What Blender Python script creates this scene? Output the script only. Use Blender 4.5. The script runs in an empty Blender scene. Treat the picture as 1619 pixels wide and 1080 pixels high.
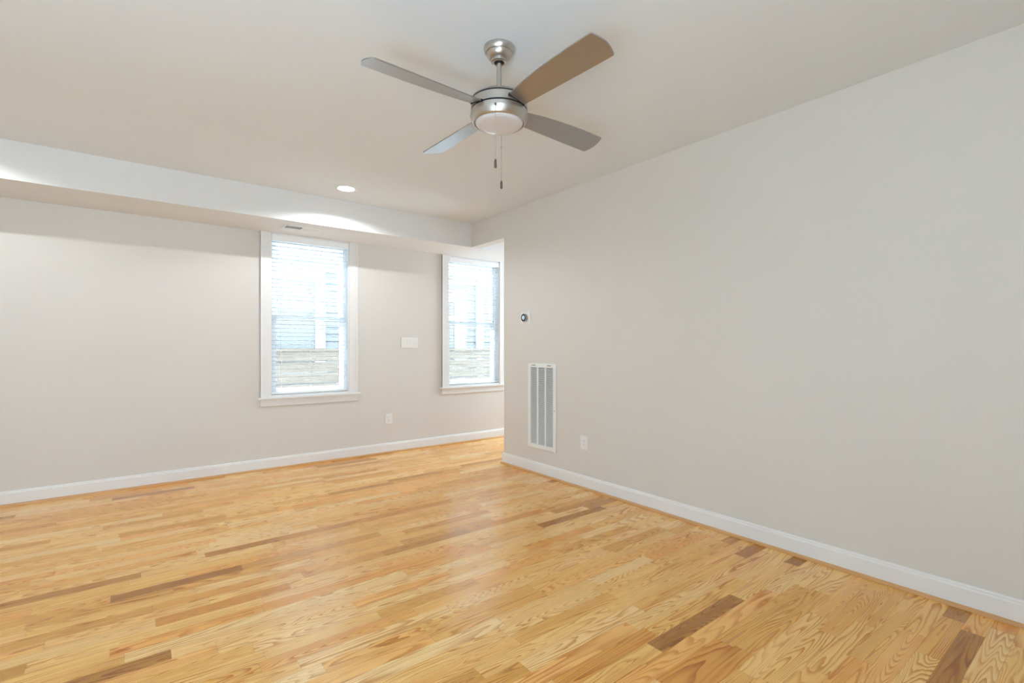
import bpy, bmesh, math, random
from mathutils import Vector, Matrix

random.seed(7)
PI = math.pi
SC = bpy.context.scene
COL = SC.collection

# ------------------------------------------------------------------ camera
CAM_H = 1.274
cam_data = bpy.data.cameras.new('camera')
cam_data.sensor_width = 36.0
cam_data.lens = 775.0 / 1619.0 * 36.0
cam_data.shift_y = 8.0 / 1619.0
cam_data.clip_start = 0.02
cam = bpy.data.objects.new('camera', cam_data)
cam.location = (0, 0, CAM_H)
cam.rotation_euler = (PI / 2, 0, -math.radians(37.7))
COL.objects.link(cam)
SC.camera = cam

# ------------------------------------------------------------------ world: bright overcast sky
world = bpy.data.worlds.new('overcast_sky')
SC.world = world
world.use_nodes = True
wbg = world.node_tree.nodes['Background']
wbg.inputs['Color'].default_value = (0.73, 0.875, 1.0, 1)
wbg.inputs['Strength'].default_value = 13.0

SC.view_settings.view_transform = 'Standard'
SC.view_settings.look = 'None'
SC.view_settings.gamma = 1.0
SC.view_settings.exposure = 0.76
SC.cycles.diffuse_bounces = 8
SC.cycles.max_bounces = 16
SC.cycles.sample_clamp_indirect = 6.0


def area_light(name, loc, rot, sx, sy, power, color=(1, 1, 1)):
    l = bpy.data.lights.new(name, 'AREA')
    l.shape = 'RECTANGLE'
    l.size, l.size_y = sx, sy
    l.energy = power
    l.color = color
    o = bpy.data.objects.new(name, l)
    o.location = loc
    o.rotation_euler = rot
    COL.objects.link(o)
    return o


# sky portals: the windows, plus unseen rear and passage openings added for light
REAR_Y, LEFT_X = -2.4, -2.8
def portal(name, loc, rot, sx, sy):
    area_light(name, loc, rot, sx, sy, 1).data.cycles.is_portal = True


portal('rear_daylight', (-1.2, REAR_Y - 0.02, 1.75), (PI / 2, 0, PI), 1.0, 1.2)
portal('passage_daylight', (5.82, 4.83, 1.5), (PI / 2, 0, PI / 2), 0.9, 1.6)
portal('window_daylight', (1.54, 5.72, 1.615), (PI / 2, 0, 0), 0.83, 1.70)
portal('window_daylight', (3.66, 5.72, 1.615), (PI / 2, 0, 0), 0.83, 1.70)
# added cool fill light behind the camera, aimed up to brighten the ceiling
area_light('ceiling_fill', (-1.0, -0.3, 0.80), Vector((-0.28, -0.70, -1.0)).to_track_quat('Z', 'Y').to_euler(), 1.2, 1.2, 55, (0.52, 0.78, 1.0))

# hazy sun added over the neighbouring roof to brighten the slats and ceiling
sun_data = bpy.data.lights.new('hazy_sun', 'SUN')
sun_data.energy = 46.0
sun_data.angle = math.radians(12)
sun_data.color = (0.78, 0.90, 1.0)
sun = bpy.data.objects.new('hazy_sun', sun_data)
sun.rotation_euler = Vector((-0.38, 0.44, 0.86)).to_track_quat('Z', 'Y').to_euler()
sun.location = (1, 9, 12)
COL.objects.link(sun)

# ------------------------------------------------------------------ materials
MATS = {}


def new_mat(name):
    m = bpy.data.materials.new(name)
    m.use_nodes = True
    nt = m.node_tree
    bsdf = nt.nodes['Principled BSDF']
    MATS[name] = m
    return m, nt, bsdf


def N(nt, typ, **kw):
    n = nt.nodes.new(typ)
    for k, v in kw.items():
        setattr(n, k, v)
    return n


def link(nt, a, b):
    nt.links.new(a, b)


def math_node(nt, op, a, b=None, c=None):
    n = N(nt, 'ShaderNodeMath', operation=op)
    for i, x in enumerate((a, b, c)):
        if x is None:
            continue
        if isinstance(x, (int, float)):
            n.inputs[i].default_value = x
        else:
            link(nt, x, n.inputs[i])
    return n.outputs[0]


def paint(name, color, rough=0.55, bump=0.0, scale=180.0, var=0.015, spec=0.4):
    m, nt, b = new_mat(name)
    tc = N(nt, 'ShaderNodeTexCoord')
    nz = N(nt, 'ShaderNodeTexNoise')
    nz.inputs['Scale'].default_value = 2.3
    nz.inputs['Detail'].default_value = 3
    link(nt, tc.outputs['Object'], nz.inputs['Vector'])
    mx = N(nt, 'ShaderNodeMix', data_type='RGBA')
    c = Vector(color)
    mx.inputs['A'].default_value = (*(c * (1 - var)), 1)
    mx.inputs['B'].default_value = (*(c * (1 + var)), 1)
    link(nt, nz.outputs['Fac'], mx.inputs['Factor'])
    link(nt, mx.outputs['Result'], b.inputs['Base Color'])
    b.inputs['Roughness'].default_value = rough
    b.inputs['Specular IOR Level'].default_value = spec
    if bump:
        n2 = N(nt, 'ShaderNodeTexNoise')
        n2.inputs['Scale'].default_value = scale
        n2.inputs['Detail'].default_value = 2
        link(nt, tc.outputs['Object'], n2.inputs['Vector'])
        bp = N(nt, 'ShaderNodeBump')
        bp.inputs['Strength'].default_value = bump
        bp.inputs['Distance'].default_value = 0.002
        link(nt, n2.outputs['Fac'], bp.inputs['Height'])
        link(nt, bp.outputs['Normal'], b.inputs['Normal'])
    return m


def metal(name, color, rough, metallic=1.0, stretch=(1, 1, 1)):
    m, nt, b = new_mat(name)
    tc = N(nt, 'ShaderNodeTexCoord')
    mp = N(nt, 'ShaderNodeMapping')
    mp.inputs['Scale'].default_value = stretch
    nz = N(nt, 'ShaderNodeTexNoise')
    nz.inputs['Scale'].default_value = 60
    link(nt, tc.outputs['Object'], mp.inputs['Vector'])
    link(nt, mp.outputs['Vector'], nz.inputs['Vector'])
    r = N(nt, 'ShaderNodeMapRange')
    r.inputs['To Min'].default_value = rough - 0.008
    r.inputs['To Max'].default_value = rough + 0.008
    link(nt, nz.outputs['Fac'], r.inputs['Value'])
    link(nt, r.outputs['Result'], b.inputs['Roughness'])
    b.inputs['Base Color'].default_value = (*color, 1)
    b.inputs['Metallic'].default_value = metallic
    return m


def oak_floor_material():
    m, nt, b = new_mat('oak_strip_floor')
    tc = N(nt, 'ShaderNodeTexCoord')
    sep = N(nt, 'ShaderNodeSeparateXYZ')
    link(nt, tc.outputs['Object'], sep.inputs[0])
    X, Y = sep.outputs[0], sep.outputs[1]
    W = 0.080
    yy = math_node(nt, 'DIVIDE', math_node(nt, 'ADD', Y, 0.0495), W)
    row = math_node(nt, 'FLOOR', yy)
    fy = math_node(nt, 'FRACT', yy)
    wn = N(nt, 'ShaderNodeTexWhiteNoise', noise_dimensions='1D')
    link(nt, row, wn.inputs['W'])
    shift = math_node(nt, 'MULTIPLY', wn.outputs['Value'], 53.0)
    xs = math_node(nt, 'ADD', math_node(nt, 'DIVIDE', X, 0.62), shift)
    # boards of random length: cells of a 1D voronoi along each row
    vor = N(nt, 'ShaderNodeTexVoronoi', voronoi_dimensions='1D', feature='F1')
    vor.inputs['Scale'].default_value = 1.0
    vor.inputs['Randomness'].default_value = 0.85
    rowoff = math_node(nt, 'ADD', xs, math_node(nt, 'MULTIPLY', row, 17.0))
    link(nt, rowoff, vor.inputs['W'])
    vd = N(nt, 'ShaderNodeTexVoronoi', voronoi_dimensions='1D', feature='DISTANCE_TO_EDGE')
    vd.inputs['Scale'].default_value = 1.0
    vd.inputs['Randomness'].default_value = 0.85
    link(nt, rowoff, vd.inputs['W'])
    rs = N(nt, 'ShaderNodeSeparateColor')
    link(nt, vor.outputs['Color'], rs.inputs[0])
    r1, r2, r3 = rs.outputs[0], rs.outputs[1], rs.outputs[2]
    # grain coordinates: per board offset so no figure runs over a joint
    comb = N(nt, 'ShaderNodeCombineXYZ')
    link(nt, math_node(nt, 'ADD', X, math_node(nt, 'MULTIPLY', r1, 90.0)), comb.inputs[0])
    link(nt, math_node(nt, 'ADD', Y, math_node(nt, 'MULTIPLY', r2, 40.0)), comb.inputs[1])
    link(nt, math_node(nt, 'MULTIPLY', r3, 20.0), comb.inputs[2])

    def stretched(sx, sy, scale, detail=2.0, rough=0.5, dist=0.0):
        mp = N(nt, 'ShaderNodeMapping')
        mp.inputs['Scale'].default_value = (sx, sy, 1)
        link(nt, comb.outputs[0], mp.inputs['Vector'])
        nz = N(nt, 'ShaderNodeTexNoise')
        nz.inputs['Scale'].default_value = scale
        nz.inputs['Detail'].default_value = detail
        nz.inputs['Roughness'].default_value = rough
        nz.inputs['Distortion'].default_value = dist
        link(nt, mp.outputs['Vector'], nz.inputs['Vector'])
        return nz.outputs['Fac']

    # cathedral figure: contour bands of a long smooth field
    field = stretched(0.55, 7.0, 1.6, 1.0, 0.35, 0.12)
    ripple = stretched(2.6, 16.0, 2.2, 2.0, 0.5)
    fsum = math_node(nt, 'ADD', field, math_node(nt, 'MULTIPLY', ripple, 0.045))
    nb = math_node(nt, 'ADD', math_node(nt, 'MULTIPLY', r3, 26.0), 14.0)
    saw = math_node(nt, 'FRACT', math_node(nt, 'MULTIPLY', fsum, nb))
    band = N(nt, 'ShaderNodeMapRange', interpolation_type='SMOOTHSTEP')
    band.inputs['From Min'].default_value = 0.35
    band.inputs['From Max'].default_value = 0.95
    link(nt, saw, band.inputs['Value'])
    band2 = N(nt, 'ShaderNodeMapRange', interpolation_type='SMOOTHSTEP')
    band2.inputs['From Min'].default_value = 1.0
    band2.inputs['From Max'].default_value = 0.93
    link(nt, saw, band2.inputs['Value'])
    bands = math_node(nt, 'MULTIPLY', band.outputs[0], band2.outputs[0])
    fibre = stretched(3.0, 120.0, 1.0, 3.0, 0.6)
    pores = stretched(9.0, 260.0, 1.0, 2.0, 0.5)
    blotch = stretched(1.6, 7.0, 1.4, 2.0, 0.5)

    # board tone
    ramp = N(nt, 'ShaderNodeValToRGB')
    e = ramp.color_ramp.elements
    e[0].position = 0.0
    e[0].color = (0.430, 0.190, 0.032, 1)
    e[1].position = 1.0
    e[1].color = (0.940, 0.670, 0.310, 1)
    for p, c in ((0.05, (0.66, 0.330, 0.065, 1)), (0.15, (0.80, 0.435, 0.105, 1)), (0.40, (0.880, 0.520, 0.150, 1)), (0.75, (0.920, 0.585, 0.210, 1))):
        el = ramp.color_ramp.elements.new(p)
        el.color = c
    link(nt, r1, ramp.inputs[0])
    # warm / red drift per board
    hue = N(nt, 'ShaderNodeMix', data_type='RGBA', blend_type='MULTIPLY')
    red = N(nt, 'ShaderNodeValToRGB')
    red.color_ramp.elements[0].color = (1.0, 0.86, 0.74, 1)
    red.color_ramp.elements[0].position = 0.05
    red.color_ramp.elements[1].color = (1.0, 1.0, 1.0, 1)
    red.color_ramp.elements[1].position = 0.4
    link(nt, r2, red.inputs[0])
    hue.inputs['Factor'].default_value = 1.0
    link(nt, ramp.outputs[0], hue.inputs['A'])
    link(nt, red.outputs[0], hue.inputs['B'])
    # darker latewood
    dark = N(nt, 'ShaderNodeMix', data_type='RGBA', blend_type='MULTIPLY')
    dark.inputs['B'].default_value = (0.60, 0.36, 0.13, 1)
    amt = math_node(nt, 'MULTIPLY', bands, math_node(nt, 'ADD', math_node(nt, 'MULTIPLY', blotch, 2.2), -0.35))
    link(nt, amt, dark.inputs['Factor'])
    link(nt, hue.outputs['Result'], dark.inputs['A'])
    fb = N(nt, 'ShaderNodeMix', data_type='RGBA', blend_type='MULTIPLY')
    fb.inputs['B'].default_value = (0.78, 0.56, 0.34, 1)
    fm = N(nt, 'ShaderNodeMapRange')
    fm.inputs['From Min'].default_value = 0.50
    fm.inputs['From Max'].default_value = 0.80
    fm.inputs['To Max'].default_value = 0.85
    link(nt, fibre, fm.inputs['Value'])
    link(nt, fm.outputs[0], fb.inputs['Factor'])
    link(nt, dark.outputs['Result'], fb.inputs['A'])
    po = N(nt, 'ShaderNodeMix', data_type='RGBA', blend_type='MULTIPLY')
    po.inputs['B'].default_value = (0.75, 0.54, 0.34, 1)
    pm = N(nt, 'ShaderNodeMapRange')
    pm.inputs['From Min'].default_value = 0.60
    pm.inputs['From Max'].default_value = 0.85
    pm.inputs['To Max'].default_value = 0.6
    link(nt, pores, pm.inputs['Value'])
    link(nt, pm.outputs[0], po.inputs['Factor'])
    link(nt, fb.outputs['Result'], po.inputs['A'])
    # joints
    ey = math_node(nt, 'MULTIPLY', math_node(nt, 'MINIMUM', fy, math_node(nt, 'SUBTRACT', 1.0, fy)), W)
    ex = math_node(nt, 'MULTIPLY', vd.outputs['Distance'], 0.62)
    edge = math_node(nt, 'MINIMUM', ey, ex)
    gap = N(nt, 'ShaderNodeMapRange')
    gap.inputs['From Min'].default_value = 0.0
    gap.inputs['From Max'].default_value = 0.0012
    gap.inputs['To Min'].default_value = 0.55
    gap.inputs['To Max'].default_value = 0.0
    link(nt, edge, gap.inputs['Value'])
    gm = N(nt, 'ShaderNodeMix', data_type='RGBA', blend_type='MULTIPLY')
    gm.inputs['B'].default_value = (0.40, 0.25, 0.13, 1)
    link(nt, gap.outputs[0], gm.inputs['Factor'])
    link(nt, po.outputs['Result'], gm.inputs['A'])
    link(nt, gm.outputs['Result'], b.inputs['Base Color'])
    rr = N(nt, 'ShaderNodeMapRange')
    rr.inputs['To Min'].default_value = 0.22
    rr.inputs['To Max'].default_value = 0.31
    link(nt, fibre, rr.inputs['Value'])
    link(nt, rr.outputs[0], b.inputs['Roughness'])
    b.inputs['Specular IOR Level'].default_value = 0.30
    b.inputs['Coat Weight'].default_value = 0.25
    b.inputs['Coat Roughness'].default_value = 0.15
    bp = N(nt, 'ShaderNodeBump')
    bp.inputs['Strength'].default_value = 0.12
    bp.inputs['Distance'].default_value = 0.001
    hsum = math_node(nt, 'ADD', math_node(nt, 'MULTIPLY', gap.outputs[0], -2.0), math_node(nt, 'MULTIPLY', fibre, 0.5))
    link(nt, hsum, bp.inputs['Height'])
    link(nt, bp.outputs['Normal'], b.inputs['Normal'])
    return m


def wood_trim_material():
    m, nt, b = new_mat('oak_shoe')
    tc = N(nt, 'ShaderNodeTexCoord')
    mp = N(nt, 'ShaderNodeMapping')
    mp.inputs['Scale'].default_value = (2, 2, 60)
    nz = N(nt, 'ShaderNodeTexNoise')
    nz.inputs['Scale'].default_value = 3
    nz.inputs['Detail'].default_value = 4
    link(nt, tc.outputs['Object'], mp.inputs['Vector'])
    link(nt, mp.outputs['Vector'], nz.inputs['Vector'])
    r = N(nt, 'ShaderNodeValToRGB')
    r.color_ramp.elements[0].color = (0.50, 0.25, 0.09, 1)
    r.color_ramp.elements[1].color = (0.70, 0.40, 0.17, 1)
    link(nt, nz.outputs['Fac'], r.inputs[0])
    link(nt, r.outputs[0], b.inputs['Base Color'])
    b.inputs['Roughness'].default_value = 0.35
    return m


def fence_material():
    m, nt, b = new_mat('weathered_fence')
    tc = N(nt, 'ShaderNodeTexCoord')
    mp = N(nt, 'ShaderNodeMapping')
    mp.inputs['Scale'].default_value = (1.2, 4, 26)
    nz = N(nt, 'ShaderNodeTexNoise')
    nz.inputs['Scale'].default_value = 2
    nz.inputs['Detail'].default_value = 5
    link(nt, tc.outputs['Object'], mp.inputs['Vector'])
    link(nt, mp.outputs['Vector'], nz.inputs['Vector'])
    r = N(nt, 'ShaderNodeValToRGB')
    r.color_ramp.elements[0].color = (0.068, 0.054, 0.042, 1)
    r.color_ramp.elements[0].position = 0.3
    r.color_ramp.elements[1].color = (0.120, 0.100, 0.082, 1)
    r.color_ramp.elements[1].position = 0.7
    link(nt, nz.outputs['Fac'], r.inputs[0])
    link(nt, r.outputs[0], b.inputs['Base Color'])
    b.inputs['Roughness'].default_value = 0.8
    return m


def glass_material():
    m = bpy.data.materials.new('window_glass')
    m.use_nodes = True
    nt = m.node_tree
    nt.nodes.remove(nt.nodes['Principled BSDF'])
    out = nt.nodes['Material Output']
    t = N(nt, 'ShaderNodeBsdfTransparent')
    t.inputs['Color'].default_value = (0.95, 0.98, 0.98, 1)
    g = N(nt, 'ShaderNodeBsdfGlossy')
    g.inputs['Roughness'].default_value = 0.02
    fr = N(nt, 'ShaderNodeFresnel')
    fr.inputs['IOR'].default_value = 1.35
    mx = N(nt, 'ShaderNodeMixShader')
    link(nt, fr.outputs[0], mx.inputs[0])
    link(nt, t.outputs[0], mx.inputs[1])
    link(nt, g.outputs[0], mx.inputs[2])
    link(nt, mx.outputs[0], out.inputs['Surface'])
    return m


def translucent_vinyl(name, amount):
    # white vinyl, translucency added so slats and frames look brighter against daylight
    m, nt, b = new_mat(name)
    tc = N(nt, 'ShaderNodeTexCoord')
    nz = N(nt, 'ShaderNodeTexNoise')
    nz.inputs['Scale'].default_value = 3
    link(nt, tc.outputs['Object'], nz.inputs['Vector'])
    r = N(nt, 'ShaderNodeValToRGB')
    r.color_ramp.elements[0].color = (0.91, 0.92, 0.93, 1)
    r.color_ramp.elements[1].color = (0.93, 0.94, 0.95, 1)
    link(nt, nz.outputs['Fac'], r.inputs[0])
    link(nt, r.outputs[0], b.inputs['Base Color'])
    b.inputs['Roughness'].default_value = 0.4
    t = N(nt, 'ShaderNodeBsdfTranslucent')
    t.inputs['Color'].default_value = (0.92, 0.95, 0.97, 1)
    mx = N(nt, 'ShaderNodeMixShader')
    mx.inputs[0].default_value = amount
    link(nt, b.outputs[0], mx.inputs[1])
    link(nt, t.outputs[0], mx.inputs[2])
    link(nt, mx.outputs[0], nt.nodes['Material Output'].inputs['Surface'])
    return m


def emitter(name, color, strength):
    m, nt, b = new_mat(name)
    b.inputs['Base Color'].default_value = (0.9, 0.9, 0.88, 1)
    b.inputs['Emission Color'].default_value = (*color, 1)
    b.inputs['Emission Strength'].default_value = strength
    return m


M_WALL = paint('wall_paint', (0.685, 0.66, 0.622), 0.6, 0.05, 220)
M_CEIL = paint('ceiling_paint', (0.745, 0.79, 0.83), 0.7, 0.05, 200)
M_SOFFIT = paint('soffit_paint', (0.745, 0.74, 0.73), 0.65, 0.05, 200)
M_TRIM = paint('trim_paint', (0.80, 0.80, 0.795), 0.35)
M_BLIND = paint('blind_white', (0.90, 0.91, 0.92), 0.4)
M_SLAT = translucent_vinyl('slat_vinyl', 0.58)
M_VINYL = translucent_vinyl('frame_vinyl', 0.32)
M_PLATE = paint('plate_white', (0.80, 0.80, 0.79), 0.3)
M_GRILLE = paint('grille_enamel', (0.80, 0.81, 0.80), 0.35)
M_DARK = paint('dark_void', (0.05, 0.05, 0.05), 0.8)
M_DUCT = paint('duct_grey', (0.13, 0.135, 0.135), 0.7)
M_DUCT_PALE = paint('duct_pale', (0.36, 0.38, 0.40), 0.7)
M_SLOT = paint('slot_dark', (0.12, 0.11, 0.10), 0.6)
M_FLOOR = oak_floor_material()
M_SHOE = wood_trim_material()
M_FENCE = fence_material()
M_GLASS = glass_material()
M_NICKEL = metal('brushed_nickel', (0.56, 0.53, 0.49), 0.34, 1.0, (1, 1, 8))
M_NICKEL_DK = metal('dark_nickel', (0.16, 0.14, 0.12), 0.4)
M_BLADE = metal('blade_silver', (0.38, 0.37, 0.36), 0.30, 0.80)
M_BLACK = paint('black_gap', (0.012, 0.012, 0.012), 0.6)
M_OPAL = paint('opal_glass', (0.62, 0.605, 0.615), 0.22, spec=0.5)
M_STEEL = metal('ring_steel', (0.34, 0.32, 0.29), 0.25)
M_SCREEN = metal('screen_glass', (0.62, 0.68, 0.72), 0.12, 0.9)
M_BEZEL = paint('bezel_black', (0.01, 0.012, 0.015), 0.3, spec=0.25)
M_LENS = emitter('lamp_lens', (1.0, 0.985, 0.95), 6.0)
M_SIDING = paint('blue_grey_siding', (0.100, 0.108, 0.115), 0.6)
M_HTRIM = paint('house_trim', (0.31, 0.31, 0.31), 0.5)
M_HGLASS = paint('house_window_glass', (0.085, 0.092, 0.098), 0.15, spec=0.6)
M_HBLIND = paint('house_blind', (0.62, 0.68, 0.73), 0.6)
M_ROOF = paint('roof_shingle', (0.16, 0.16, 0.17), 0.9, 0.3, 60)
M_GROUND = paint('side_yard_gravel', (0.11, 0.11, 0.105), 0.95, 0.5, 40, 0.15)


# ------------------------------------------------------------------ mesh helpers
class MB:
    def __init__(self):
        self.bm = bmesh.new()

    def box(self, x0, x1, y0, y1, z0, z1, bevel=0.0):
        r = bmesh.ops.create_cube(self.bm, size=1.0)
        vs = r['verts']
        sx, sy, sz = abs(x1 - x0), abs(y1 - y0), abs(z1 - z0)
        for v in vs:
            v.co = Vector(((x0 + x1) / 2 + v.co.x * sx, (y0 + y1) / 2 + v.co.y * sy, (z0 + z1) / 2 + v.co.z * sz))
        if bevel:
            es = list({e for v in vs for e in v.link_edges})
            bmesh.ops.bevel(self.bm, geom=es, offset=bevel, segments=2, profile=0.6, affect='EDGES')
        return self

    def lathe(self, prof, seg=48, center=(0, 0, 0), axis='Z', a0=0.0):
        """prof: list of (radius, height) revolved about the axis"""
        rings = []
        c = Vector(center)
        for r, h in prof:
            ring = []
            if r < 1e-6:
                ring = [self.bm.verts.new(self._ax(0, 0, h, axis) + c)]
            else:
                for k in range(seg):
                    a = a0 + 2 * PI * k / seg
                    ring.append(self.bm.verts.new(self._ax(r * math.cos(a), r * math.sin(a), h, axis) + c))
            rings.append(ring)
        for a, b in zip(rings[:-1], rings[1:]):
            for k in range(seg):
                k2 = (k + 1) % seg
                if len(a) == 1 and len(b) == 1:
                    continue
                if len(a) == 1:
                    self.bm.faces.new((a[0], b[k], b[k2]))
                elif len(b) == 1:
                    self.bm.faces.new((a[k], b[0], a[k2]))
                else:
                    self.bm.faces.new((a[k], b[k], b[k2], a[k2]))
        return self

    @staticmethod
    def _ax(x, y, h, axis):
        if axis == 'Z':
            return Vector((x, y, h))
        if axis == '-X':
            return Vector((-h, x, y))
        if axis == '-Y':
            return Vector((x, -h, y))

    def prism(self, pts, d0, d1, plane='XZ'):
        """closed 2D outline extruded from d0 to d1 along the remaining axis"""
        def P(a, b, d):
            return Vector({'XZ': (a, d, b), 'YZ': (d, a, b), 'XY': (a, b, d)}[plane])
        v0 = [self.bm.verts.new(P(a, b, d0)) for a, b in pts]
        v1 = [self.bm.verts.new(P(a, b, d1)) for a, b in pts]
        n = len(pts)
        self.bm.faces.new(v0)
        self.bm.faces.new(v1[::-1])
        for i in range(n):
            j = (i + 1) % n
            self.bm.faces.new((v0[i], v1[i], v1[j], v0[j]))
        return self

    def tube(self, p0, p1, r, seg=8):
        p0, p1 = Vector(p0), Vector(p1)
        d = (p1 - p0)
        q = d.to_track_quat('Z', 'Y')
        ra, rb = [], []
        for k in range(seg):
            a = 2 * PI * k / seg
            o = q @ Vector((r * math.cos(a), r * math.sin(a), 0))
            ra.append(self.bm.verts.new(p0 + o))
            rb.append(self.bm.verts.new(p1 + o))
        for k in range(seg):
            k2 = (k + 1) % seg
            self.bm.faces.new((ra[k], ra[k2], rb[k2], rb[k]))
        self.bm.faces.new(ra[::-1])
        self.bm.faces.new(rb)
        return self

    def build(self, name, material, parent=None, smooth=False, origin=None):
        bmesh.ops.recalc_face_normals(self.bm, faces=self.bm.faces[:])
        me = bpy.data.meshes.new(name)
        if origin is not None:
            bmesh.ops.translate(self.bm, verts=self.bm.verts[:], vec=-Vector(origin))
        if smooth:
            for f in self.bm.faces:
                f.smooth = True
            for e in self.bm.edges:
                if len(e.link_faces) == 2 and e.calc_face_angle(0) > math.radians(38):
                    e.smooth = False
        self.bm.to_mesh(me)
        self.bm.free()
        me.materials.append(material)
        o = bpy.data.objects.new(name, me)
        COL.objects.link(o)
        if origin is not None:
            o.location = origin
        if parent is not None:
            o.parent = parent
        return o


def thing(name, label, cat, loc=(0, 0, 0), group=None):
    o = bpy.data.objects.new(name, None)
    o.empty_display_size = 0.05
    o.location = loc
    COL.objects.link(o)
    o['label'] = label
    o['category'] = cat
    if group:
        o['group'] = group
    return o


def struct(o):
    o['kind'] = 'structure'
    return o


def copy_tree(o, parent=None):
    c = o.copy()
    COL.objects.link(c)
    if parent is not None:
        c.parent = parent
    for ch in list(o.children):
        copy_tree(ch, c)
    return c


# ------------------------------------------------------------------ room shell
YF = 5.565          # face of the window wall
XR = 3.205          # face of the right wall
YE = 4.288          # end of the right wall, where the passage opens
H = 2.743           # ceiling
ZS = 2.462          # underside of the soffit
YS = 4.94           # face of the soffit
XE = 5.8            # far end of the passage
TW = 0.15           # wall thickness

struct(MB().box(LEFT_X, XE, REAR_Y, YF + TW, -0.12, 0.0).build('floor', M_FLOOR))
struct(MB().box(LEFT_X - TW, XE + TW, REAR_Y - TW, YF + TW, H, H + 0.12).build('ceiling', M_CEIL))

# window openings in the far wall
WINS = [(1.128, 1.951), (3.248, 4.071)]
WZ0, WZ1 = 0.768, ZS
w = MB()
xs = [LEFT_X - TW] + [v for ab in WINS for v in ab] + [XE + TW]
for i in range(0, len(xs), 2):
    w.box(xs[i], xs[i + 1], YF, YF + TW, -0.12, H)
for a, b_ in WINS:
    w.box(a, b_, YF, YF + TW, -0.12, WZ0)
    w.box(a, b_, YF, YF + TW, WZ1, H)
struct(w.build('wall_far', M_WALL))

w = MB()
w.prism([(REAR_Y, 0), (YE, 0), (YE, ZS), (YS, ZS), (YS, H), (REAR_Y, H)], XR, XR + 0.12, 'YZ')
struct(w.build('wall_right', M_WALL))

w = MB()
w.box(LEFT_X, XE, YS, YF, ZS, H)
struct(w.build('ceiling_soffit', M_SOFFIT))
struct(MB().box(XR + 0.12, XE, REAR_Y, YS, ZS, H).build('ceiling_passage', M_CEIL))
w = MB().box(XE, XE + TW, REAR_Y - TW, 4.38, -0.12, H)  # end wall, with an unseen opening added to brighten the passage
w.box(XE, XE + TW, 5.28, YF + TW, -0.12, H)
w.box(XE, XE + TW, 4.38, 5.28, -0.12, 0.70)
w.box(XE, XE + TW, 4.38, 5.28, 2.30, H)
struct(w.build('wall_passage', M_WALL))

# left wall, and the rear wall with an unseen opening added to let daylight in
struct(MB().box(LEFT_X - TW, LEFT_X, REAR_Y - TW, YF + TW, -0.12, H).build('wall_left', M_WALL))
w = MB()
w.box(LEFT_X, -1.7, REAR_Y - TW, REAR_Y, -0.12, H)
w.box(-0.7, XE, REAR_Y - TW, REAR_Y, -0.12, H)
w.box(-1.7, -0.7, REAR_Y - TW, REAR_Y, -0.12, 1.15)
w.box(-1.7, -0.7, REAR_Y - TW, REAR_Y, 2.35, H)
struct(w.build('wall_rear', M_WALL))


def base_profile(t=0.016, h=0.118):
    return [(0, 0), (t, 0), (t, h - 0.020), (t - 0.004, h - 0.012), (t - 0.004, h - 0.006), (t - 0.009, h), (0, h)]


def shoe_profile(off, r=0.019):
    pts = [(off, 0)]
    for k in range(7):
        a = PI / 2 * k / 6
        pts.append((off + r * 0.75 * math.cos(a), r * math.sin(a)))
    return pts


w = MB().prism([(YF - a, z) for a, z in base_profile()], LEFT_X, XE, 'YZ')
struct(w.build('baseboard_far', M_TRIM))
w = MB().prism([(YF - a, z) for a, z in shoe_profile(0.016)], LEFT_X, XE, 'YZ')
struct(w.build('trim_1', M_SHOE))
w = MB().prism([(XR - a, z) for a, z in base_profile()], REAR_Y, YE + 0.016, 'XZ')
w.prism([(YE + a, z) for a, z in base_profile()], XR, XR + 0.12, 'YZ')
struct(w.build('baseboard_right', M_TRIM))
w = MB().prism([(XR - a, z) for a, z in shoe_profile(0.016)], REAR_Y, YE + 0.030, 'XZ')
w.prism([(YE + a, z) for a, z in shoe_profile(0.016)], XR - 0.016, XR + 0.12, 'YZ')
struct(w.build('trim_2', M_SHOE))


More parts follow.
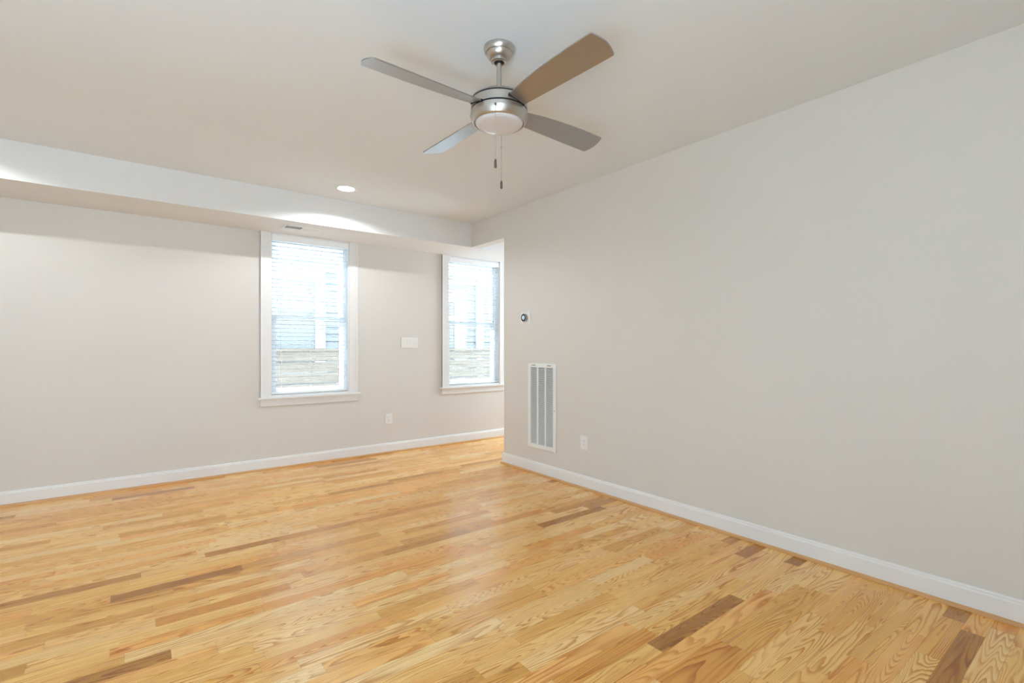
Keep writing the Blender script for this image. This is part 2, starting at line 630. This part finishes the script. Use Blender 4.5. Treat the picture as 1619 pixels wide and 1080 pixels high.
# ------------------------------------------------------------------ windows
def make_window(name, x0, x1):
    root = bpy.data.objects.new(name, None)
    root.location = ((x0 + x1) / 2, YF, WZ0)
    COL.objects.link(root)
    root['kind'] = 'structure'
    o = root.location.copy()

    def put(mb, nm, mat, parent=root, smooth=False):
        ob = mb.build(nm, mat, None, smooth, origin=(0, 0, 0))
        ob.parent = parent
        ob.location = -o if parent is root else (0, 0, 0)
        return ob

    cw, ct = 0.096, 0.019
    for s in (0, 1):
        m = MB()
        a = x0 - cw if s == 0 else x1
        m.box(a, a + cw, YF - ct, YF, WZ0 - 0.02, ZS, 0.002)
        inner = x0 if s == 0 else x1
        b0 = inner - 0.010 if s == 0 else inner
        outer = a if s == 0 else a + cw - 0.014
        m.box(outer, outer + 0.014, YF - ct - 0.006, YF - 0.002, WZ0 - 0.02, ZS, 0.003)
        put(m, 'casing', M_TRIM)
    m = MB()
    m.box(x0, x0 + 0.012, YF - 0.004, YF + TW, WZ0, ZS)
    m.box(x1 - 0.012, x1, YF - 0.004, YF + TW, WZ0, ZS)
    m.box(x0, x1, YF - 0.004, YF + TW, ZS - 0.012, ZS)
    put(m, 'jamb', M_TRIM)
    m = MB().box(x0 - cw - 0.022, x1 + cw + 0.022, YF - 0.048, YF, WZ0 - 0.040, WZ0 - 0.020, 0.004)
    m.box(x0, x1, YF - 0.01, YF + TW, WZ0 - 0.040, WZ0 - 0.001)
    put(m, 'stool', M_TRIM)
    m = MB().box(x0 - cw, x1 + cw, YF - 0.017, YF, WZ0 - 0.112, WZ0 - 0.040, 0.003)
    put(m, 'apron', M_TRIM)
    zm = 1.592
    fa, fb = x0 + 0.012, x1 - 0.012
    m = MB()
    for a, b_ in ((fa, fa + 0.022), (fb - 0.022, fb)):
        m.box(a, b_, YF + 0.075, YF + TW, WZ0, ZS - 0.012)
    m.box(fa, fb, YF + 0.075, YF + TW, ZS - 0.034, ZS - 0.012)
    m.box(fa, fb, YF + 0.075, YF + TW, WZ0, WZ0 + 0.02)
    put(m, 'window_frame', M_VINYL)
    fa += 0.022
    fb -= 0.022

    def sash(nm, za, zb, y0, y1):
        st = 0.040
        s = MB()
        s.box(fa, fa + st, y0, y1, za, zb, 0.003)
        s.box(fb - st, fb, y0, y1, za, zb, 0.003)
        s.box(fa + st, fb - st, y0, y1, za, za + st, 0.003)
        s.box(fa + st, fb - st, y0, y1, zb - st, zb, 0.003)
        so = put(s, nm, M_VINYL)
        g = MB().box(fa + st - 0.004, fb - st + 0.004, (y0 + y1) / 2 - 0.002, (y0 + y1) / 2 + 0.002, za + st - 0.004, zb - st + 0.004)
        put(g, 'glass_pane', M_GLASS, so)
    sash('lower_sash', WZ0 + 0.02, zm + 0.02, YF + 0.080, YF + 0.108)
    sash('upper_sash', zm - 0.02, ZS - 0.034, YF + 0.112, YF + 0.140)
    m = MB().box((fa + fb) / 2 - 0.03, (fa + fb) / 2 + 0.03, YF + 0.082, YF + 0.106, zm + 0.02, zm + 0.034, 0.003)
    put(m, 'sash_lock', M_VINYL)
    return root


for i, (a, b_) in enumerate(WINS):
    make_window('window_%d' % (i + 1), a, b_)


# ------------------------------------------------------------------ blinds
def make_blind():
    """built around the middle of the window opening, at the foot of the opening"""
    root = thing('window_blind', 'white slatted blind fully lowered in the wide-open left window, beside the wall switches', 'blind', (0, 0, 0), 'white window blinds')
    hw = 0.823 / 2 - 0.016
    y0, y1 = 0.008, 0.060
    ztop = ZS - WZ0 - 0.013
    m = MB().box(-hw, hw, y0 + 0.004, y1, ztop - 0.045, ztop)
    m.build('headrail', M_BLIND, root)
    m = MB().prism([(y0 - 0.022, ztop - 0.068), (y0 - 0.010, ztop - 0.068), (y0 - 0.010, ztop), (y0 - 0.016, ztop), (y0 - 0.020, ztop - 0.012), (y0 - 0.022, ztop - 0.016)], -hw - 0.002, hw + 0.002, 'YZ')
    m.build('valance', M_BLIND, root)
    # slats, level, each slightly crowned
    sm = MB()
    z = 0.052
    pitch = 0.0432
    while z < ztop - 0.055:
        sec = []
        ymid = (y0 + y1) / 2
        for k in range(7):
            t = k / 6 * 2 - 1
            sec.append((ymid + t * 0.0248, z + 0.0022 * (1 - t * t) - t * 0.0030))
        low = [(y, zz - 0.0016) for y, zz in reversed(sec)]
        sm.prism(sec + low, -hw, hw, 'YZ')
        z += pitch
    sm.build('slats', M_SLAT, root, True)
    MB().box(-hw, hw, y0 + 0.001, y1 - 0.001, 0.006, 0.024, 0.004).build('bottom_rail', M_BLIND, root)
    for x in (-0.30, 0.0, 0.30):
        c = MB()
        for yy in (y0 + 0.001, y1 - 0.001):
            c.tube((x, yy, 0.02), (x, yy, ztop - 0.04), 0.0011, 6)
        c.build('ladder_cord', M_BLIND, root)
    for x, zb in ((-0.345, 1.02), (0.350, 1.00)):
        c = MB().tube((x, y0 - 0.006, zb), (x, y0 - 0.006, ztop - 0.05), 0.0010, 6)
        c.tube((x + 0.008, y0 - 0.006, zb), (x + 0.008, y0 - 0.006, ztop - 0.05), 0.0010, 6)
        co = c.build('pull_cord', M_BLIND, root)
        t = MB().lathe([(0.0, 0.0), (0.006, 0.001), (0.0075, 0.012), (0.004, 0.036), (0.0, 0.038)], 12, (x + 0.004, y0 - 0.006, zb - 0.036))
        to = t.build('tassel', M_PLATE, co, True)
    return root


blind = make_blind()
blind.location = (sum(WINS[0]) / 2, YF, WZ0)
blind['label'] = 'white slatted blind lowered in the left window below the ceiling register'
b2 = copy_tree(blind)
b2.location = (sum(WINS[1]) / 2, YF, WZ0)
b2['label'] = 'white slatted blind lowered in the right window, half behind the wall corner'


# ------------------------------------------------------------------ ceiling fan
FX, FY = 1.425, 1.947
fan = thing('ceiling_fan', 'brushed nickel four-blade ceiling fan with opal light and two pull chains', 'ceiling fan', (FX, FY, H))


def fz(z):
    return z - H


m = MB().lathe([(0.0, 0), (0.076, 0), (0.0765, -0.004), (0.076, -0.012), (0.073, -0.022), (0.068, -0.029), (0.063, -0.030), (0.062, -0.034), (0.060, -0.042), (0.054, -0.051), (0.044, -0.058), (0.039, -0.059), (0.0385, -0.063), (0.0405, -0.066), (0.0395, -0.071), (0.034, -0.074), (0.025, -0.074), (0.024, -0.05), (0, -0.05)], 56)
can_o = m.build('canopy', M_NICKEL, fan, True)
m = MB().lathe([(0.0, -0.052), (0.0235, -0.052), (0.0225, -0.066), (0.016, -0.078), (0.0125, -0.080), (0, -0.080)], 32)
m.build('hanger_ball', M_BLACK, can_o, True)
m = MB().lathe([(0, -0.06), (0.0125, -0.06), (0.0125, -0.235), (0, -0.235)], 24)
m.build('downrod', M_NICKEL, fan, True)
m = MB().lathe([(0, fz(2.540)), (0.018, fz(2.540)), (0.022, fz(2.530)), (0.034, fz(2.512)), (0.038, fz(2.500)), (0, fz(2.500))], 36)
m.build('yoke_cover', M_NICKEL_DK, fan, True)
# motor housing with recessed black grooves
m = MB().lathe([(0.0, fz(2.506)), (0.060, fz(2.505)), (0.112, fz(2.498)), (0.130, fz(2.490)), (0.138, fz(2.479)), (0.1385, fz(2.4775)), (0.130, fz(2.4775)), (0.130, fz(2.4705)),
               (0.139, fz(2.4705)), (0.1395, fz(2.431)), (0.130, fz(2.431)), (0.130, fz(2.4235)), (0.1385, fz(2.4235)), (0.1375, fz(2.408)), (0.0, fz(2.408))], 72)
hou = m.build('motor_housing', M_NICKEL, fan, True)
for za, zb in ((2.4705, 2.4775), (2.4235, 2.431)):  # black ring set into each groove
    m = MB().lathe([(0.131, fz(zb - 0.0002)), (0.1365, fz(zb - 0.0002)), (0.1365, fz(za + 0.0002)), (0.131, fz(za + 0.0002)), (0.131, fz(zb - 0.0002))], 72)
    m.build('groove_ring', M_BLACK, hou, True)
m = MB().lathe([(0.0, fz(2.407)), (0.1405, fz(2.407)), (0.1430, fz(2.4055)), (0.1430, fz(2.402)), (0.1385, fz(2.390)), (0.1320, fz(2.376)), (0.1280, fz(2.370)), (0.1255, fz(2.3685)), (0.1225, fz(2.3685)), (0.1205, fz(2.371)), (0.1205, fz(2.380)), (0, fz(2.380))], 72)
kit = m.build('light_kit', M_NICKEL, fan, True)
m = MB().lathe([(0.0, fz(2.378)), (0.1175, fz(2.378)), (0.1175, fz(2.370)), (0.113, fz(2.3635)), (0.096, fz(2.3575)), (0.060, fz(2.354)), (0.0, fz(2.353))], 64)
m.build('light_diffuser', M_OPAL, fan, True)

# blades: straight on one edge, bowed on the other, pitched about their length
def blade_outline():
    pts = []
    r_tip, bulge, hw_t = 0.674, 0.013, 0.069
    lead = [(0.118, 0.046), (0.20, 0.050), (0.40, 0.059), (0.58, 0.0665)]     # straight edge
    trail = [(0.118, -0.040), (0.17, -0.049), (0.25, -0.0595), (0.34, -0.0665), (0.44, -0.0705), (0.54, -0.0715), (0.60, -0.0705)]  # bowed edge
    pts += lead
    # rounded corner + arched tip
    cr = 0.011
    for k in range(5):
        a = PI / 2 * (1 - k / 4)
        pts.append((r_tip - cr + cr * math.cos(a) , hw_t - cr + cr * math.sin(a)))
    for k in range(1, 12):
        s = (hw_t - cr) * (1 - 2 * k / 12)
        pts.append((r_tip + bulge * (1 - (s / (hw_t - cr)) ** 2), s))
    for k in range(5):
        a = -PI / 2 * k / 4
        pts.append((r_tip - cr + cr * math.cos(a), -hw_t + cr + cr * math.sin(a)))
    pts += trail[::-1]
    return pts


outl = blade_outline()
PITCH = math.radians(-14.1)
for k in range(4):
    m = MB().prism(outl, -0.003, 0.003, 'XY')
    es = [e for e in m.bm.edges]
    mat = Matrix.Translation((0, 0, fz(2.438))) @ Matrix.Rotation(math.radians(0.3) + k * PI / 2, 4, 'Z') @ Matrix.Rotation(PITCH, 4, 'X')
    bmesh.ops.transform(m.bm, matrix=mat, verts=m.bm.verts[:])
    bl = m.build('blade', M_BLADE, fan)
    # dark slot where the blade enters the housing
    m = MB().prism([(0.128, 0.049), (0.1405, 0.049), (0.1405, -0.046), (0.128, -0.046)], -0.0058, 0.0052, 'XY')
    bmesh.ops.transform(m.bm, matrix=mat, verts=m.bm.verts[:])
    m.build('blade_slot', M_BLACK, bl)


def chain(px, py, ztop, zbot, conn):
    cx_, cy_ = px - FX, py - FY
    m = MB()
    z = ztop
    m.tube((cx_, cy_, fz(ztop)), (cx_, cy_, fz(zbot)), 0.0010, 6)
    while z > zbot:
        r = bmesh.ops.create_uvsphere(m.bm, u_segments=8, v_segments=5, radius=0.0017)
        bmesh.ops.translate(m.bm, verts=r['verts'], vec=(cx_, cy_, fz(z)))
        z -= 0.0058
    if conn:
        m.lathe([(0, 0.007), (0.003, 0.005), (0.003, -0.005), (0, -0.007)], 12, (cx_, cy_, fz(conn)))
    c = m.build('pull_chain', M_NICKEL, fan, True)
    m = MB().lathe([(0, 0.0), (0.003, -0.001), (0.0055, -0.010), (0.0062, -0.022), (0.0048, -0.026), (0.0065, -0.030), (0.0066, -0.038), (0.004, -0.0425), (0, -0.043)], 16, (cx_, cy_, fz(zbot)))
    m.build('chain_fob', M_NICKEL_DK, c, True)
    # little side outlet on the light kit
    d = Vector((cx_, cy_, 0)).normalized()
    m = MB().tube((cx_ - d.x * 0.02, cy_ - d.y * 0.02, fz(ztop)), (cx_ + d.x * 0.003, cy_ + d.y * 0.003, fz(ztop)), 0.0045, 10)
    m.build('chain_outlet', M_NICKEL_DK, c, True)


chain(1.324, 1.838, 2.396, 2.141, None)
chain(1.519, 2.056, 2.396, 2.139, 2.314)


# ------------------------------------------------------------------ recessed lights
def recessed_light(x, y, label, power):
    root = thing('recessed_light', label, 'ceiling light', (x, y, H), 'recessed downlights along the soffit')
    MB().lathe([(0.073, -0.0005), (0.101, -0.0005), (0.101, -0.004), (0.097, -0.009), (0.084, -0.012), (0.075, -0.010), (0.073, -0.004), (0.073, -0.0005)], 56).build('trim_ring', M_TRIM, root, True)
    MB().lathe([(0.0, -0.001), (0.0735, -0.001), (0.0735, -0.006), (0.05, -0.009), (0, -0.010)], 48).build('lens', M_LENS, root, True)
    l = bpy.data.lights.new('downlight', 'SPOT')
    l.energy = power
    l.color = (0.93, 0.97, 1.0)
    l.spot_size = math.radians(166)
    l.spot_blend = 0.4
    l.shadow_soft_size = 0.007
    o = bpy.data.objects.new('downlight', l)
    COL.objects.link(o)
    o.parent = root
    o.location = (0, 0, -0.098)
    return root


recessed_light(1.560, 4.530, 'lit white recessed downlight in the ceiling beside the soffit', 26)
recessed_light(-1.05, 4.530, 'white recessed downlight further left along the soffit, out of the frame', 15)

# ------------------------------------------------------------------ register under the soffit
reg = thing('ceiling_register', 'white air register in the soffit underside above the left window', 'air vent', (1.345, 5.185, ZS))
fr = MB()
L_, W_ = 0.178, 0.075
for a in ((-L_, L_, -W_, -W_ + 0.018), (-L_, L_, W_ - 0.018, W_), (-L_, -L_ + 0.018, -W_ + 0.018, W_ - 0.018), (L_ - 0.018, L_, -W_ + 0.018, W_ - 0.018)):
    fr.box(*a, -0.006, 0, 0.0015)
fr.box(-0.006, 0.006, -W_ + 0.018, W_ - 0.018, -0.005, 0)
fr.build('frame', M_GRILLE, reg)
MB().box(-L_ + 0.018, L_ - 0.018, -W_ + 0.018, W_ - 0.018, -0.0008, 0).build('duct_opening', M_DUCT_PALE, reg)
for sx0, sx1, sgn in ((-L_ + 0.018, -0.006, -1), (0.006, L_ - 0.018, 1)):
    v = MB()
    y = -W_ + 0.026
    while y < W_ - 0.026:
        tilt = 0.007 * sgn
        v.prism([(y - tilt / 2, -0.001), (y + 0.0015 - tilt / 2, -0.001), (y + 0.0015 + tilt / 2, -0.0055), (y + tilt / 2, -0.0055)], sx0, sx1, 'YZ')
        y += 0.0125
    v.build('louvers', M_GRILLE, reg)


# ------------------------------------------------------------------ right wall fittings
def wall_thing_x(name, label, cat, y, z, group=None):
    """thing on the right wall: local x runs along the wall (towards -y), local -y sticks out into the room"""
    r = thing(name, label, cat, (XR, y, z), group)
    r.rotation_euler = (0, 0, -PI / 2)
    return r


# return air grille (local: x along wall, -y out, z up from the lower edge)
GW, GH = 0.417, 0.848
gr = wall_thing_x('return_air_grille', 'tall white return air grille with three louvered panels, low on the right wall', 'air vent', (3.866 + 3.449) / 2, 0.258)
f = MB()
b = 0.042
hw = GW / 2
f.box(-hw, -hw + b, -0.012, 0, 0, GH, 0.003)
f.box(hw - b, hw, -0.012, 0, 0, GH, 0.003)
f.box(-hw + b, hw - b, -0.012, 0, 0, b, 0.003)
f.box(-hw + b, hw - b, -0.012, 0, GH - b, GH, 0.003)
fo = f.build('frame', M_GRILLE, gr)
for x in (-hw + 0.095, hw - 0.095):
    MB().box(x - 0.028, x + 0.028, -0.0145, -0.011, GH - 0.022, GH - 0.014, 0.001).build('latch', M_STEEL, fo)
MB().lathe([(0.0, 0.016), (0.004, 0.016), (0.006, 0.0145), (0.006, 0.011)], 14, (hw - 0.020, 0, GH * 0.47), '-Y').build('screw', M_STEEL, fo, True)
MB().box(-hw + b, hw - b, -0.0015, -0.0005, b, GH - b).build('filter_backing', M_DUCT, gr)
inner = GW - 2 * b
bar = 0.020
pw = (inner - 2 * bar) / 3
for k in range(2):
    xa = -hw + b + (k + 1) * pw + k * bar
    MB().box(xa, xa + bar, -0.012, 0, b, GH - b, 0.002).build('divider_bar', M_GRILLE, gr)
for k in range(3):
    xa = -hw + b + k * (pw + bar)
    lv = MB()
    z = b + 0.003
    while z < GH - b - 0.006:
        lv.prism([(-0.0095, z), (-0.0087, z), (-0.0035, z + 0.0048), (-0.0043, z + 0.0048)], xa, xa + pw, 'YZ')
        z += 0.0096
    lv.build('louver_panel', M_GRILLE, gr)

# thermostat
th = wall_thing_x('thermostat', 'round steel smart thermostat on a square white plate on the right wall', 'thermostat', 3.915, 1.571)
MB().box(-0.075, 0.075, -0.005, 0, -0.058, 0.058, 0.002).build('wall_plate', M_PLATE, th)
ring = MB().lathe([(0.0, 0.005), (0.036, 0.005), (0.037, 0.012), (0.041, 0.014), (0.0415, 0.028), (0.0405, 0.031), (0.0365, 0.032), (0.0355, 0.0305), (0, 0.0305)], 64, (0, 0, 0), '-Y').build('ring', M_STEEL, th, True)
MB().lathe([(0.0, 0.0308), (0.0350, 0.0308), (0.0352, 0.0318), (0.0, 0.0322)], 48, (0, 0, 0), '-Y').build('bezel', M_BEZEL, th, True)
MB().lathe([(0.0, 0.0320), (0.0225, 0.0320), (0.0222, 0.0330), (0.0, 0.0333)], 48, (0, 0, 0), '-Y').build('display', M_SCREEN, th, True)


# outlets
def build_outlet(root):
    MB().box(-0.0445, 0.0445, -0.006, 0, -0.061, 0.061, 0.003).build('cover_plate', M_PLATE, root)
    ins = MB().box(-0.0170, 0.0170, -0.0080, -0.005, -0.0335, 0.0335, 0.0015).build('receptacle', M_PLATE, root)
    s = MB()
    for zc in (-0.017, 0.017):
        s.box(-0.0075, -0.0055, -0.0084, -0.0078, zc - 0.002, zc + 0.007)
        s.box(0.0055, 0.0075, -0.0084, -0.0078, zc - 0.002, zc + 0.006)
        s.lathe([(0, 0.0084), (0.0025, 0.0084), (0.0025, 0.0078)], 10, (0, 0, zc - 0.008), '-Y')
    s.build('slots', M_SLOT, ins)
    for zc in (-0.049, 0.049):
        MB().lathe([(0, 0.0068), (0.0028, 0.0068), (0.0032, 0.0058)], 12, (0, 0, zc), '-Y').build('screw', M_PLATE, root)


out1 = wall_thing_x('wall_outlet', 'white wall outlet on the right wall beside the return air grille', 'outlet', 3.084, 0.412, 'white wall outlets')
build_outlet(out1)
out2 = copy_tree(out1)
out2.location = (2.429, YF, 0.408)
out2.rotation_euler = (0, 0, 0)
out2['label'] = 'white wall outlet on the window wall between the two windows, near the floor'

sw = thing('switch_plate', 'wide white multi-switch plate on the window wall between the two windows', 'light switch', (2.703, YF, 1.320))
MB().box(-0.112, 0.112, -0.006, 0, -0.064, 0.064, 0.003).build('cover_plate', M_PLATE, sw)
for k in range(4):
    x = -0.069 + 0.046 * k
    r = MB().prism([(-0.005, -0.034), (-0.0075, -0.034), (-0.0115 if k == 1 else -0.009, 0.034), (-0.005, 0.034)], x - 0.0165, x + 0.0165, 'YZ')
    r.build('rocker_switch', M_PLATE, sw)

# ------------------------------------------------------------------ outside: side yard, fence, neighbouring house
GZ = -0.75
struct(MB().box(-14, 22, YF + TW, 24, GZ - 0.1, GZ).build('ground', M_GROUND))

FYY = 6.90
fence = thing('wooden_fence', 'weathered horizontal-board wooden fence outside behind both windows', 'fence', (0, FYY, GZ))
px = -1.2
posts = []
while px < 9.5:
    posts.append(px)
    px += 2.1
for p in posts:
    MB().box(p - 0.045, p + 0.045, 0.028, 0.118, 0, 1.96, 0.004).build('post', M_FENCE, fence)
for a, b_ in zip(posts[:-1], posts[1:]):
    bp = MB()
    z = 0.06
    i = 0
    while z < 1.83:
        hgt = 0.135
        bp.box(a + 0.002, b_ - 0.002, 0.0 + random.uniform(-0.002, 0.002), 0.024, z, z + hgt, 0.003)
        z += hgt + 0.012
    bp.build('board_panel', M_FENCE, fence)
    MB().box(a, b_, -0.018, 0.122, 1.961, 1.992, 0.003).build('top_rail', M_FENCE, fence)

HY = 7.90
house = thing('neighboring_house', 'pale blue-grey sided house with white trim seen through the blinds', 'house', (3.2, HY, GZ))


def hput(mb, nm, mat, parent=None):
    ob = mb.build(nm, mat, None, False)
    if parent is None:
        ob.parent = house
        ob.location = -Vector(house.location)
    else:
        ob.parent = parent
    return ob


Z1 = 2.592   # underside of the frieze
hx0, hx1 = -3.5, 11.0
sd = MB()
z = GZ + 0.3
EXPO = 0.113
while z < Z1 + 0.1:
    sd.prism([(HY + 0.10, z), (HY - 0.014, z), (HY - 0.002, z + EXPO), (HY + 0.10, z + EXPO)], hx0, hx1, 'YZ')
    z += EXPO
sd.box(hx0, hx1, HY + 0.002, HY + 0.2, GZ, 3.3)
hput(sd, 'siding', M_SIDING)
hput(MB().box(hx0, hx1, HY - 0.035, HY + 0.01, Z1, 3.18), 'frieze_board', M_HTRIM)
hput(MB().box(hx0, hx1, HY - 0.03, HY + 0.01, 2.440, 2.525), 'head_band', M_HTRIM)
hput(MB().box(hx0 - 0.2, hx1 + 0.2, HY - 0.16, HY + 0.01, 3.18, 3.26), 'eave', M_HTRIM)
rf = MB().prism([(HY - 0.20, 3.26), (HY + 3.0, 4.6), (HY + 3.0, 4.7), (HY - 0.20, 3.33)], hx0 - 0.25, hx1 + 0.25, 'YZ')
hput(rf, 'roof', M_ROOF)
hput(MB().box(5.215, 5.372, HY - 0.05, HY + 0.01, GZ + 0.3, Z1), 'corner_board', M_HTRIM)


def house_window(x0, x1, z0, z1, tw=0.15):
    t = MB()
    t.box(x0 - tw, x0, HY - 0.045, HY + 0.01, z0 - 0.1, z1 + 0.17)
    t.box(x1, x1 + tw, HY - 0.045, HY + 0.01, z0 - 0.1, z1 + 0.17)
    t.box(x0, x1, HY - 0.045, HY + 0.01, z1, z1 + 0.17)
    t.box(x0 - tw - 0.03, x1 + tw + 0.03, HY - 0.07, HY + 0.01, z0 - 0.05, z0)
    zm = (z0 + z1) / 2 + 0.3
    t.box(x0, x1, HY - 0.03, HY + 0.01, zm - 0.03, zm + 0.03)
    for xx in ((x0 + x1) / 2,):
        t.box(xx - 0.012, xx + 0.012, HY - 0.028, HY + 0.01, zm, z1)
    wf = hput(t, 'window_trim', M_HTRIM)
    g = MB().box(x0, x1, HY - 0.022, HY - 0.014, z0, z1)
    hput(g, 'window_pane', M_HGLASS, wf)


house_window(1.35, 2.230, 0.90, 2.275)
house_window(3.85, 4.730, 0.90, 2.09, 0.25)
